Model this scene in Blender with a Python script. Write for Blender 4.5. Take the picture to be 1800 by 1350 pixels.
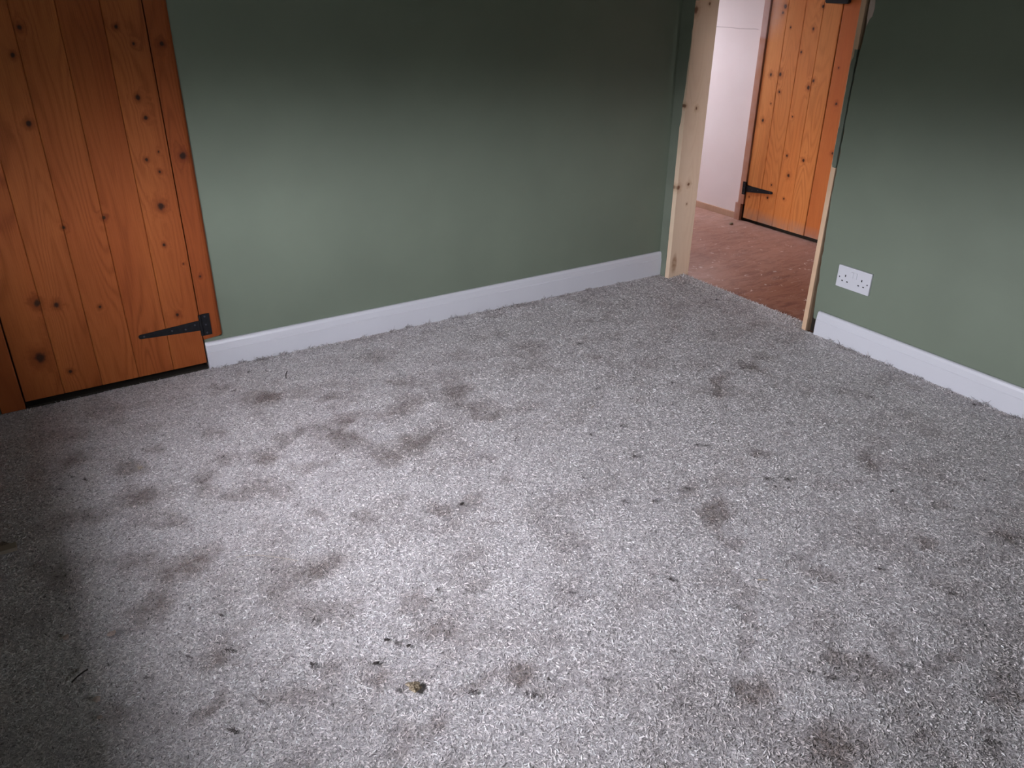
import bpy, bmesh, math, random
import numpy as np
from mathutils import Vector, Matrix

for o in list(bpy.data.objects):
    bpy.data.objects.remove(o, do_unlink=True)
scene = bpy.context.scene
COL = scene.collection

# ------------------------------------------------------------------ camera
cam_d = bpy.data.cameras.new('camera')
cam_d.sensor_fit = 'HORIZONTAL'
cam_d.sensor_width = 36.0
cam_d.lens = 1411.5 / 1800.0 * 36.0
cam_d.clip_start = 0.05
cam = bpy.data.objects.new('camera', cam_d)
R_ = ((0.844127, -0.5361, 0.006845), (0.236262, 0.383411, 0.892847), (0.48128, 0.752059, -0.450308))
m = Matrix(((R_[0][0], R_[1][0], -R_[2][0], -2.67735),
            (R_[0][1], R_[1][1], -R_[2][1], -2.83940),
            (R_[0][2], R_[1][2], -R_[2][2], 1.28170),
            (0, 0, 0, 1)))
cam.matrix_world = m
COL.objects.link(cam)
scene.camera = cam

# ------------------------------------------------------------------ daylight: overcast sky outside, seen through two windows and two added fill openings
SKY = 27.0
w = bpy.data.worlds.new('overcast_sky')
scene.world = w
w.use_nodes = True
nt = w.node_tree
nt.nodes.clear()
wo = nt.nodes.new('ShaderNodeOutputWorld')
bg = nt.nodes.new('ShaderNodeBackground')
tc = nt.nodes.new('ShaderNodeTexCoord')
sep = nt.nodes.new('ShaderNodeSeparateXYZ')
rp = nt.nodes.new('ShaderNodeValToRGB')
nt.links.new(tc.outputs['Generated'], sep.inputs[0])
mz = nt.nodes.new('ShaderNodeMapRange')
mz.inputs['From Min'].default_value = -1
mz.inputs['From Max'].default_value = 1
nt.links.new(sep.outputs['Z'], mz.inputs['Value'])
nt.links.new(mz.outputs[0], rp.inputs['Fac'])
e = rp.color_ramp.elements
# low bright sky over pale ground, dimmer overhead
def stop(elev, v, tint):
    z = (math.sin(math.radians(elev))+1)/2
    return z, tuple(v*t_ for t_ in tint)+(1,)
COOL = (0.97, 0.96, 1.06); WARM = (1.0, 1.0, 0.93)
stops = [stop(-90, .03, WARM), stop(-12, .04, WARM), stop(2, .08, WARM), stop(7, .85, COOL), stop(12, .95, COOL), stop(34, 1.0, COOL), stop(48, .52, COOL), stop(62, .22, COOL), stop(90, .14, COOL)]
e[0].position, e[0].color = stops[0]
e[1].position, e[1].color = stops[-1]
for z_, c_ in stops[1:-1]:
    k = e.new(z_); k.color = c_
nt.links.new(rp.outputs[0], bg.inputs['Color'])
bg.inputs['Strength'].default_value = SKY
nt.links.new(bg.outputs[0], wo.inputs['Surface'])

WIN = (-1.90, -0.93, 0.66, 1.25)        # low cottage window in the wall on the left: y0, y1, z0, z1
BACK_FILL = (-1.62, -1.08, 0.88, 1.22)         # opening added behind the viewer for extra fill light: x0, x1, z0, z1
HWIN = (0.40, 0.88, 0.98, 1.60)         # window at the far end of the hall: x0, x1, z0, z1
NEAR_FILL = (0.16, 0.32, 1.15, 1.38)  # opening added at the near end of the hall to brighten the lining
def portal(name, loc, rot, sx, sy):
    l = bpy.data.lights.new(name, 'AREA')
    l.shape = 'RECTANGLE'; l.size = sx; l.size_y = sy
    l.cycles.is_portal = True
    o = bpy.data.objects.new(name, l)
    o.location = loc; o.rotation_euler = rot
    COL.objects.link(o)
portal('window_daylight', (-3.62, (WIN[0]+WIN[1])/2, (WIN[2]+WIN[3])/2), (0, -math.pi/2, 0), WIN[3]-WIN[2], WIN[1]-WIN[0])
portal('back_fill_portal', ((BACK_FILL[0]+BACK_FILL[1])/2, -3.77, (BACK_FILL[2]+BACK_FILL[3])/2), (math.pi/2, 0, 0), BACK_FILL[1]-BACK_FILL[0], BACK_FILL[3]-BACK_FILL[2])  # sky light for the added back opening
portal('hall_window_daylight', ((HWIN[0]+HWIN[1])/2, 2.26, (HWIN[2]+HWIN[3])/2), (-math.pi/2, 0, 0), HWIN[1]-HWIN[0], HWIN[3]-HWIN[2])
portal('hall_near_fill_portal', ((NEAR_FILL[0]+NEAR_FILL[1])/2, -1.81, (NEAR_FILL[2]+NEAR_FILL[3])/2), (math.pi/2, 0, 0), NEAR_FILL[1]-NEAR_FILL[0], NEAR_FILL[3]-NEAR_FILL[2])  # sky light for the added near opening

scene.view_settings.view_transform = 'Standard'
scene.view_settings.look = 'None'
scene.view_settings.gamma = 1.0
scene.view_settings.use_curve_mapping = False
scene.view_settings.exposure = 1.60

# ------------------------------------------------------------------ helpers
def srgb(r, g, b):
    f = lambda c: (c/255/12.92) if c/255 <= 0.04045 else ((c/255+0.055)/1.055)**2.4
    return (f(r), f(g), f(b), 1.0)

class NG:
    """small node-graph helper"""
    def __init__(s, name):
        s.mat = bpy.data.materials.new(name); s.mat.use_nodes = True
        s.t = s.mat.node_tree; s.t.nodes.clear()
        s.out = s.t.nodes.new('ShaderNodeOutputMaterial')
        s.b = s.t.nodes.new('ShaderNodeBsdfPrincipled')
        s.t.links.new(s.b.outputs[0], s.out.inputs['Surface'])
    def n(s, typ, **kw):
        nd = s.t.nodes.new(typ)
        for k, v in kw.items(): setattr(nd, k, v)
        return nd
    def put(s, sock, v):
        if isinstance(v, bpy.types.NodeSocket): s.t.links.new(v, sock)
        else: sock.default_value = v
    def math(s, op, a, b=0.0, c=0.0, clamp=False):
        nd = s.n('ShaderNodeMath', operation=op, use_clamp=clamp)
        s.put(nd.inputs[0], a); s.put(nd.inputs[1], b); s.put(nd.inputs[2], c)
        return nd.outputs[0]
    def vmath(s, op, a, b=(0, 0, 0), c=(0, 0, 0)):
        nd = s.n('ShaderNodeVectorMath', operation=op)
        s.put(nd.inputs[0], a); s.put(nd.inputs[1], b)
        if op in ('MULTIPLY_ADD',): s.put(nd.inputs[2], c)
        return nd.outputs['Value'] if op in ('LENGTH', 'DISTANCE', 'DOT_PRODUCT') else nd.outputs[0]
    def pos(s): return s.n('ShaderNodeNewGeometry').outputs['Position']
    def noise(s, vec, scale, detail=2.0, rough=0.5, dist=0.0):
        nd = s.n('ShaderNodeTexNoise')
        s.put(nd.inputs['Vector'], vec); s.put(nd.inputs['Scale'], scale)
        nd.inputs['Detail'].default_value = detail; nd.inputs['Roughness'].default_value = rough
        nd.inputs['Distortion'].default_value = dist
        return nd.outputs[0]
    def rng(s, v, a, b, c=0.0, d=1.0, smooth=False):
        nd = s.n('ShaderNodeMapRange', clamp=True)
        if smooth: nd.interpolation_type = 'SMOOTHSTEP'
        s.put(nd.inputs['Value'], v)
        for i, x in zip(('From Min', 'From Max', 'To Min', 'To Max'), (a, b, c, d)): nd.inputs[i].default_value = x
        return nd.outputs[0]
    def mix(s, f, a, b, mode='MIX'):
        nd = s.n('ShaderNodeMix', data_type='RGBA', blend_type=mode, clamp_factor=True)
        s.put(nd.inputs[0], f); s.put(nd.inputs[6], a); s.put(nd.inputs[7], b)
        return nd.outputs[2]
    def bump(s, h, strength=0.3, dist=0.001):
        nd = s.n('ShaderNodeBump'); s.put(nd.inputs['Height'], h)
        nd.inputs['Strength'].default_value = strength; nd.inputs['Distance'].default_value = dist
        s.t.links.new(nd.outputs[0], s.b.inputs['Normal'])
    def fin(s, col, rough=0.6, spec=0.5):
        s.put(s.b.inputs['Base Color'], col); s.put(s.b.inputs['Roughness'], rough)
        s.b.inputs['Specular IOR Level'].default_value = spec
        return s.mat

def link(name, verts, faces, mat, parent=None, bevel=0.0, smooth=False, seg=2):
    """one mesh object from world-space geometry, parented to a thing when given"""
    me = bpy.data.meshes.new(name)
    off = Vector(parent.location) if parent is not None else Vector((0, 0, 0))
    if parent is not None and parent.parent is not None: off = off + Vector(parent.parent.location)
    me.from_pydata([tuple(Vector(v) - off) for v in verts], [], faces)
    bm = bmesh.new(); bm.from_mesh(me)
    bmesh.ops.recalc_face_normals(bm, faces=bm.faces)
    bm.to_mesh(me); bm.free()
    if mat: me.materials.append(mat)
    o = bpy.data.objects.new(name, me); COL.objects.link(o)
    if parent is not None: o.parent = parent
    if smooth:
        me.polygons.foreach_set('use_smooth', [True]*len(me.polygons))
    if bevel:
        b = o.modifiers.new('bevel', 'BEVEL'); b.width = bevel; b.segments = seg; b.limit_method = 'ANGLE'
        b.angle_limit = math.radians(40)
    return o

class MB:
    def __init__(s): s.v = []; s.f = []
    def add(s, v, f):
        k = len(s.v); s.v += [tuple(p) for p in v]; s.f += [tuple(i+k for i in q) for q in f]; return s
    def box(s, a, b):
        x0, y0, z0 = [min(p, q) for p, q in zip(a, b)]; x1, y1, z1 = [max(p, q) for p, q in zip(a, b)]
        return s.add([(x0,y0,z0),(x1,y0,z0),(x1,y1,z0),(x0,y1,z0),(x0,y0,z1),(x1,y0,z1),(x1,y1,z1),(x0,y1,z1)],
                     [(0,3,2,1),(4,5,6,7),(0,1,5,4),(1,2,6,5),(2,3,7,6),(3,0,4,7)])
    def prism(s, poly, ax, a, b):
        """extrude a 2D polygon along axis ax from a to b (2D coords are the other two axes in order)"""
        n = len(poly)
        def p(c, t):
            q = list(c); q.insert(ax, t); return tuple(q)
        return s.add([p(c, a) for c in poly] + [p(c, b) for c in poly],
                     [tuple(range(n-1, -1, -1)), tuple(range(n, 2*n))] + [(i, (i+1) % n, n+(i+1) % n, n+i) for i in range(n)])
    def cyl(s, c, r, ax, a, b, n=16, dome=0.0):
        """cylinder about axis ax; c = centre in the other two axes; optional domed end at b"""
        poly = [(c[0]+r*math.cos(2*math.pi*i/n), c[1]+r*math.sin(2*math.pi*i/n)) for i in range(n)]
        if not dome: return s.prism(poly, ax, a, b)
        k = len(s.v)
        rings = [(1.0, a), (1.0, b), (0.8, b+dome*0.5), (0.4, b+dome*0.9)]
        vs = []
        for f, t in rings:
            for q in poly:
                p = [c[0]+(q[0]-c[0])*f, c[1]+(q[1]-c[1])*f]; p.insert(ax, t); vs.append(tuple(p))
        fs = [tuple(range(n-1, -1, -1)), tuple(range(3*n, 4*n))]
        for r_ in range(3):
            fs += [(r_*n+i, r_*n+(i+1) % n, (r_+1)*n+(i+1) % n, (r_+1)*n+i) for i in range(n)]
        return s.add(vs, fs)
    def build(s, name, mat, parent=None, **kw): return link(name, s.v, s.f, mat, parent, **kw)

def empty(name, loc):
    o = bpy.data.objects.new(name, None); o.location = loc; o.empty_display_size = 0.1; COL.objects.link(o); return o
def tag(o, label=None, cat=None, group=None, kind=None):
    for k_, v_ in (('label', label), ('category', cat), ('group', group), ('kind', kind)):
        if v_: o[k_] = v_
    return o

rnd = random.Random(7)
nr = np.random.default_rng(11)

# ------------------------------------------------------------------ materials
def paint(name, col, rough=0.55, wob=0.12, var=0.06, bump_d=0.0006, spec=0.4):
    g = NG(name); p = g.pos()
    n1 = g.noise(p, 3.0, 3, 0.55); n2 = g.noise(p, 260.0, 2, 0.6)
    f = g.rng(n1, 0.3, 0.7, 1-var, 1+var)
    c = g.vmath('SCALE', col[:3]); c.node.inputs['Scale'].default_value = 1.0
    g.t.links.new(f, c.node.inputs['Scale'])
    h = g.math('ADD', g.math('MULTIPLY', n2, 0.5), g.math('MULTIPLY', g.noise(p, 18.0, 2), 2.0))
    g.bump(h, 0.35, bump_d)
    return g.fin(c, rough, spec)

GREEN = (0.160, 0.193, 0.146, 1)
M_green = paint('sage_green_paint', GREEN, 0.5, spec=0.35)
M_green_rough = paint('rough_green_plaster', (0.155, 0.180, 0.138, 1), 0.7, bump_d=0.006, var=0.2)
M_white = paint('white_gloss_paint', (0.60, 0.61, 0.65, 1), 0.33, var=0.02, bump_d=0.0003, spec=0.5)
M_ceil = paint('ceiling_paint', (0.16, 0.155, 0.12, 1), 0.9)
M_room = paint('room_wall_paint', (0.10, 0.12, 0.09, 1), 0.8)
M_plastic = paint('white_plastic', (0.58, 0.59, 0.625, 1), 0.28, var=0.0, bump_d=0.00002, spec=0.5)

g = NG('gap_shade'); M_gap_shade = g.fin((0.03, 0.025, 0.02, 1), 0.95, 0.1)  # near-black colour standing in for shade inside gaps
g = NG('socket_hole'); M_hole = g.fin((0.015, 0.014, 0.016, 1), 0.8, 0.2)
g = NG('black_iron')
n_ = g.noise(g.pos(), 90.0, 3)
g.bump(n_, 0.5, 0.0012)
M_iron = g.fin(g.mix(g.rng(n_, 0.4, 0.75), (0.008, 0.008, 0.010, 1), (0.012, 0.012, 0.014, 1)), 0.55, 0.18)
g = NG('worn_screw'); M_screw = g.fin((0.035, 0.04, 0.05, 1), 0.45, 0.3)

def wood(name, ax, base, dark, light, knots=(), plank=None, seed=0.0, rough=0.42, wide=1.0, smear=None, dust=None, gloss=0.16, contrast=1.0, core=(0.018, 0.009, 0.006, 1)):
    """varnished knotty pine. ax = world axis running across the boards (0: x, 1: y); grain runs along z.
    plank = (origin, width) of the boards; knots = [(across, z, radius)]"""
    g = NG(name); p = g.pos()
    s_ = g.n('ShaderNodeSeparateXYZ'); g.t.links.new(p, s_.inputs[0])
    u = s_.outputs[ax]; z = s_.outputs[2]; other = s_.outputs[1-ax]
    if plank:
        idx = g.math('FLOOR', g.math('DIVIDE', g.math('SUBTRACT', u, plank[0]), plank[1]))
    else: idx = g.math('ADD', 0.0, 1.0)
    wn = g.n('ShaderNodeTexWhiteNoise', noise_dimensions='1D'); g.t.links.new(g.math('ADD', idx, seed+3.3), wn.inputs['W'])
    r = wn.outputs['Value']
    cu = g.n('ShaderNodeCombineXYZ'); g.put(cu.inputs[0], u); g.put(cu.inputs[1], z); g.put(cu.inputs[2], other)
    uz = cu.outputs[0]
    # distance to the nearest knot, in knot radii
    dmin = None
    for (ku, kz, kr) in knots:
        iv = 1.0/kr
        d = g.vmath('LENGTH', g.vmath('MULTIPLY_ADD', uz, (iv, iv*0.85, 0.0), (-ku*iv, -kz*iv*0.85, 0.0)))
        dmin = d if dmin is None else g.math('MINIMUM', dmin, d)
    if dmin is None: dmin = g.math('ADD', 0.0, 50.0)
    dmin = g.math('MULTIPLY', dmin, g.rng(g.noise(p, 65.0, 2, 0.5), 0.25, 0.75, 0.72, 1.32))
    near = g.math('EXPONENT', g.math('MULTIPLY', g.math('MULTIPLY', dmin, dmin), -0.10))
    # long cathedral grain : iso-lines of a stretched noise field
    st = g.n('ShaderNodeCombineXYZ')
    g.put(st.inputs[0], g.math('MULTIPLY', u, 9.0*wide)); g.put(st.inputs[1], g.math('MULTIPLY', z, 1.15)); g.put(st.inputs[2], g.math('MULTIPLY', r, 37.0))
    f1 = g.noise(st.outputs[0], 1.0, 1.5, 0.4)
    fib = g.n('ShaderNodeCombineXYZ')
    g.put(fib.inputs[0], g.math('MULTIPLY', u, 420.0)); g.put(fib.inputs[1], g.math('MULTIPLY', z, 9.0)); g.put(fib.inputs[2], g.math('MULTIPLY', r, 11.0))
    f2 = g.noise(fib.outputs[0], 1.0, 2, 0.6)
    ph = g.math('ADD', g.math('MULTIPLY', f1, 105.0), g.math('MULTIPLY', near, 7.0))
    ph = g.math('ADD', ph, g.math('MULTIPLY', f2, 0.9))
    ring = g.math('MULTIPLY_ADD', g.math('SINE', ph), 0.5, 0.5)
    ring = g.math('POWER', ring, 2.2)
    patch = g.noise(st.outputs[0], 0.6, 2, 0.5)
    tone = g.math('MULTIPLY_ADD', r, 0.45, g.rng(patch, 0.32, 0.68, -0.12, 0.60))
    c = g.mix(g.math('MULTIPLY', tone, 0.9, clamp=True), base, light)
    rc = g.noise(st.outputs[0], 0.9, 1, 0.5)
    c = g.mix(g.math('MULTIPLY', ring, g.math('MULTIPLY', g.rng(rc, 0.35, 0.65, 0.12, 0.75), g.math('MULTIPLY_ADD', f2, 0.5*contrast, 0.22*contrast))), c, dark)
    c = g.mix(g.rng(f2, 0.35, 0.75, 0.0, 0.22*contrast), c, dark)
    c = g.mix(g.rng(dmin, 0.9, 3.2, 0.55, 0.0, True), c, dark)
    c = g.mix(g.rng(dmin, 1.9, 2.6, 0.0, 0.0), c, light)
    c = g.mix(g.rng(dmin, 0.45, 1.2, 0.93, 0.0, True), c, core)
    if smear: c = smear(g, c, u, z, p)
    if dust:
        dn = g.noise(p, 14.0, 3, 0.6)
        c = g.mix(g.math('MULTIPLY', g.rng(z, dust[0], dust[1], 1.0, 0.0), g.rng(dn, 0.3, 0.7, 0.3, 1.0)), c, (0.30, 0.25, 0.22, 1))
    g.bump(g.math('ADD', ring, f2), 0.15, 0.0004)
    return g.fin(c, g.rng(f2, 0.2, 0.8, rough-0.05, rough+0.12), gloss)

KN_A = [(-2.523,1.151,.007),(-2.556,1.08,.006),(-2.56,.893,.008),(-2.272,1.147,.006),(-2.233,1.1,.0045),(-2.249,.946,.0075),(-2.238,.886,.006),(-2.259,.759,.005),(-2.227,.717,.005),(-2.219,.78,.003),(-2.243,.608,.011),(-2.418,.593,.006),(-2.536,.578,.005),(-2.257,.478,.0055),(-2.663,.35,.011),(-2.611,.335,.009),(-2.489,.303,.005),(-2.257,.226,.0065),(-2.696,.169,.017),(-2.622,.099,.006),(-2.207,.403,.0025)]
KN_AF = [(-2.152,1.097,.008),(-2.148,.76,.011),(-2.16,.35,.004)]
KN_F = [(.38,1.161,.011),(.39,1.13,.008),(.324,1.061,.005),(.176,1.061,.007),(.23,.944,.006),(.413,.816,.009),(.347,.824,.011),(.336,.733,.007),(.146,.774,.010),(.122,.809,.008),(.423,.571,.009),(.22,.616,.0045),(.383,.666,.004),(-.019,.886,.004),(-.044,.714,.007),(.137,1.168,.008),(.185,.301,.010),(.293,.227,.005),(.308,.15,.0065),(.191,.169,.006),(.445,.127,.004),(.217,.407,.007),(.1,.399,.008),(-.076,.467,.008)]
KN_L = [(.005,1.169,.013),(.082,1.193,.006),(-.002,.78,.007),(.068,.765,.007),(.006,.415,.010),(.069,.424,.008),(.07,.33,.004)]

M_doorA = wood('orange_varnished_pine', 0, (0.275,0.068,0.017,1), (0.13,0.022,0.006,1), (0.40,0.128,0.035,1), KN_A, (-2.772, 0.1172), 2.0, rough=0.40, contrast=1.35)
M_frameA = wood('orange_frame_pine', 0, (0.25,0.060,0.015,1), (0.12,0.020,0.006,1), (0.33,0.092,0.025,1), KN_AF, None, 5.0, rough=0.42)
def whitewash(g, c, u, z, p):
    n = g.noise(p, 9.0, 3, 0.6)
    f = g.math('MULTIPLY', g.rng(z, 0.98, 1.10), g.rng(u, 0.36, 0.46))
    f = g.math('MULTIPLY', f, g.rng(n, 0.3, 0.7, 0.25, 0.75))
    return g.mix(f, c, (0.50, 0.40, 0.38, 1))
M_doorH = wood('honey_varnished_pine', 1, (0.64,0.215,0.055,1), (0.36,0.095,0.024,1), (0.74,0.31,0.095,1), KN_F, (-0.0865, 0.1135), 8.0, rough=0.42, smear=whitewash, dust=(-0.02, 0.07), contrast=1.1)
def pinkwash(g, c, u, z, p):
    n = g.noise(p, 12.0, 3, 0.6)
    n2 = g.noise(p, 40.0, 2, 0.6)
    f = g.math('MULTIPLY', g.rng(n, 0.35, 0.65, 0.25, 0.7), g.rng(u, 0.49, 0.535, 0.5, 1.0))
    f = g.math('MAXIMUM', f, g.math('MULTIPLY', g.rng(z, 0.985, 1.01), g.rng(n2, 0.2, 0.7, 0.7, 0.95)))
    return g.mix(f, c, (0.52, 0.38, 0.35, 1))
M_frameH = wood('plaster_smeared_pine', 1, (0.40,0.15,0.065,1), (0.22,0.068,0.028,1), (0.48,0.22,0.11,1), (), None, 12.0, smear=pinkwash, contrast=0.6)
M_boardH = wood('honey_pine_board', 1, (0.54,0.145,0.038,1), (0.30,0.07,0.018,1), (0.62,0.21,0.06,1), [k_ for k_ in KN_F if k_[0] < 0.02], None, 17.0, dust=(-0.02, 0.06), contrast=0.7)
def knotfoot(g, c, u, z, p):
    # long resin-stained flat knot at the foot of the lining
    d = g.vmath('LENGTH', g.vmath('MULTIPLY_ADD', g.vmath('ADD', p, (0, 0, 0)), (1/0.017, 0, 1/0.05), (-0.028/0.017, 0, -0.04/0.05)))
    n = g.noise(p, 60.0, 3, 0.6)
    return g.mix(g.math('MULTIPLY', g.rng(d, 0.5, 1.3, 0.8, 0.0, True), g.rng(n, 0.3, 0.7, 0.5, 1.0)), c, (0.25, 0.115, 0.05, 1))
M_raw = wood('raw_new_pine', 0, (0.66,0.50,0.35,1), (0.46,0.30,0.18,1), (0.74,0.60,0.45,1), KN_L, None, 21.0, rough=0.65, smear=knotfoot, gloss=0.25, contrast=0.35, core=(0.16, 0.075, 0.04, 1))
M_raw_edge = wood('raw_pine_edge', 1, (0.58,0.39,0.25,1), (0.40,0.23,0.13,1), (0.68,0.49,0.33,1), (), None, 25.0, rough=0.7, gloss=0.25, contrast=0.4)
M_raw_h = wood('raw_pine_batten', 1, (0.46,0.29,0.20,1), (0.30,0.15,0.09,1), (0.56,0.38,0.27,1), (), None, 29.0, rough=0.7, gloss=0.25, contrast=0.4)

# bare board floor of the hall: dusty reddish sheet with scuffs and plaster splashes
g = NG('dusty_red_board'); p = g.pos()
a1 = g.noise(p, 2.2, 3, 0.6); a2 = g.noise(g.vmath('MULTIPLY', p, (1.0, 3.2, 1.0)), 9.0, 4, 0.65, 0.6); a3 = g.noise(p, 28.0, 3, 0.6)
a4 = g.noise(p, 6.0, 4, 0.7, 0.8)
c = g.mix(g.rng(a1, 0.35, 0.65), (0.25, 0.093, 0.050, 1), (0.33, 0.145, 0.090, 1))
c = g.mix(g.rng(a2, 0.48, 0.66, 0.0, 0.7), c, (0.155, 0.052, 0.032, 1))
s_ = g.n('ShaderNodeSeparateXYZ'); g.t.links.new(p, s_.inputs[0])
dust = g.math('MAXIMUM', g.rng(s_.outputs[0], 0.45, 1.05, 0.0, 0.75), g.math('MULTIPLY', g.rng(s_.outputs[1], -0.45, -0.1), g.rng(s_.outputs[0], 0.1, 0.4, 0.95, 0.4)))
c = g.mix(g.math('MULTIPLY', dust, g.rng(a4, 0.3, 0.7, 1.0, 0.35)), c, (0.48, 0.32, 0.27, 1))
c = g.mix(g.rng(a4, 0.60, 0.78, 0.0, 0.45), c, (0.46, 0.30, 0.24, 1))
# scuffs: broken pale scratches and a few dark ones
sc = g.noise(g.vmath('MULTIPLY', p, (1.6, 9.0, 1.0)), 4.0, 3, 0.6, 1.2)
c = g.mix(g.math('MULTIPLY', g.rng(g.math('ABSOLUTE', g.math('SUBTRACT', sc, 0.53)), 0.0, 0.010, 0.75, 0.0), g.rng(a4, 0.45, 0.6)), c, (0.60, 0.44, 0.37, 1))
c = g.mix(g.math('MULTIPLY', g.rng(g.math('ABSOLUTE', g.math('SUBTRACT', sc, 0.44)), 0.0, 0.007, 0.8, 0.0), g.rng(a4, 0.52, 0.42)), c, (0.09, 0.045, 0.035, 1))
spl = g.noise(p, 26.0, 3, 0.6, 0.8)
c = g.mix(g.math('MULTIPLY', g.rng(spl, 0.66, 0.70), 0.85), c, (0.66, 0.53, 0.46, 1))
g.bump(g.math('ADD', a3, g.math('MULTIPLY', spl, 0.5)), 0.3, 0.002)
M_board = g.fin(c, g.rng(a2, 0.3, 0.7, 0.5, 0.75), 0.35)

# fresh plaster / mist-coated hall wall, with a pencil line
g = NG('mist_coated_plaster'); p = g.pos()
a1 = g.noise(p, 2.5, 3, 0.6); a2 = g.noise(p, 30, 3, 0.6)
s_ = g.n('ShaderNodeSeparateXYZ'); g.t.links.new(p, s_.inputs[0])
c = g.mix(g.rng(a1, 0.3, 0.7), (0.76, 0.69, 0.68, 1), (0.80, 0.745, 0.74, 1))
ln = g.math('ABSOLUTE', g.math('SUBTRACT', s_.outputs[2], g.math('MULTIPLY_ADD', g.noise(g.vmath('MULTIPLY', p, (0, 1, 0)), 8.0, 2), 0.012, 1.033)))
c = g.mix(g.math('MULTIPLY', g.rng(ln, 0.0012, 0.003, 0.7, 0.0), g.rng(s_.outputs[1], 0.55, 0.57)), c, (0.42, 0.36, 0.36, 1))
g.bump(g.math('ADD', a2, g.math('MULTIPLY', a1, 3.0)), 0.3, 0.0015)
M_hall = g.fin(c, 0.75, 0.25)

# carpet: colour carried per vertex (brushed and soiled patches of pile), grain from noise
g = NG('grey_twist_carpet'); p = g.pos()
at = g.n('ShaderNodeAttribute', attribute_name='pile'); at2 = g.n('ShaderNodeAttribute', attribute_name='soil')
n1 = g.noise(p, 420.0, 2, 0.6, 0.8); n2 = g.noise(p, 190.0, 3, 0.65, 1.2)
c = g.mix(at.outputs['Fac'], (0.70, 0.67, 0.675, 1), (0.36, 0.31, 0.30, 1))
c = g.mix(g.rng(n2, 0.40, 0.56, 0.6, 0.0), c, (0.20, 0.185, 0.185, 1))
c = g.mix(g.rng(n1, 0.55, 0.75, 0.0, 0.6), c, (0.66, 0.65, 0.67, 1))
g.bump(g.math('ADD', n2, g.math('MULTIPLY', n1, 0.5)), 1.0, 0.006)
M_carpet = g.fin(c, 0.95, 0.05)
g = NG('carpet_pile_fibre')
at = g.n('ShaderNodeAttribute', attribute_name='col')
M_pile = g.fin(at.outputs['Color'], 0.85, 0.15)
g = NG('dark_lint'); M_lint = g.fin((0.055, 0.048, 0.046, 1), 0.95, 0.05)
g = NG('mid_lint'); M_lint3 = g.fin((0.11, 0.098, 0.095, 1), 0.95, 0.05)
g = NG('grey_lint'); M_lint2 = g.fin((0.22, 0.20, 0.20, 1), 0.95, 0.05)
g = NG('light_fluff'); M_fl = g.fin((0.40, 0.385, 0.39, 1), 0.95, 0.05)
g = NG('plaster_crumb'); M_crumb = g.fin((0.52, 0.42, 0.37, 1), 0.9, 0.1)
g = NG('pale_wood_sliver'); M_sliver = g.fin((0.52, 0.44, 0.34, 1), 0.7, 0.2)
g = NG('weathered_offcut'); M_off = g.fin((0.30, 0.255, 0.20, 1), 0.8, 0.15)
g = NG('dry_leaf')
n_ = g.noise(g.pos(), 240.0, 3, 0.6)
M_leaf = g.fin(g.mix(g.rng(n_, 0.4, 0.6), (0.10, 0.075, 0.045, 1), (0.42, 0.35, 0.25, 1)), 0.85, 0.1)

# ------------------------------------------------------------------ uneven old floor
def dip(x, y):
    x = np.asarray(x, float); y = np.asarray(y, float)
    a = np.clip(1 - np.abs(np.minimum(x, 0)) / 2.1, 0, 1); b = np.clip(1 - np.abs(np.minimum(y, 0)) / 1.0, 0, 1)
    d = -0.026 * a * (0.25*b + 0.75*b)
    k = np.clip(x / 0.5, 0, 1)
    return d * (1-k) + (-0.014) * k
def grid(name, xs, ys, zf, mat, parent=None):
    X, Y = np.meshgrid(xs, ys, indexing='ij'); Z = zf(X, Y)
    co = np.stack([X, Y, Z], -1).reshape(-1, 3).astype(np.float32)
    nx, ny = len(xs), len(ys)
    i = np.arange(nx*ny).reshape(nx, ny)
    q = np.stack([i[:-1, :-1], i[1:, :-1], i[1:, 1:], i[:-1, 1:]], -1).reshape(-1, 4)
    me = bpy.data.meshes.new(name); me.vertices.add(len(co)); me.vertices.foreach_set('co', co.ravel())
    me.loops.add(q.size); me.loops.foreach_set('vertex_index', q.ravel().astype(np.int32))
    me.polygons.add(len(q)); me.polygons.foreach_set('loop_start', np.arange(0, q.size, 4, dtype=np.int32))
    me.polygons.foreach_set('use_smooth', np.ones(len(q), bool))
    me.update(); me.validate(); me.materials.append(mat)
    o = bpy.data.objects.new(name, me); COL.objects.link(o)
    if parent is not None: o.parent = parent
    return o, co

fl, _ = grid('floor', np.linspace(-3.25, 1.25, 60), np.linspace(-3.4, 2.25, 70), lambda X, Y: dip(X, Y) - 0.012, M_board)
tag(fl, kind='structure')

# ------------------------------------------------------------------ room shell
def S(o): o['kind'] = 'structure'; return o
XC = -3.2      # inner face of the window wall
YB = -3.35     # wall behind the camera
ZT = 2.15
# left wall (y = 0), with the door opening
b = MB(); b.box((-2.120, 0, -0.05), (0.0, 0.13, ZT)); b.box((XC, 0, -0.05), (-2.845, 0.13, ZT)); b.box((-2.845, 0, 1.95), (-2.120, 0.13, ZT))
b.box((-2.183, 0.045, -0.05), (-2.120, 0.13, 1.95))
b.box((-2.183, -0.0005, -0.05), (-2.119, 0.045, 0.1145))
S(b.build('wall_left', M_green))
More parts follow.
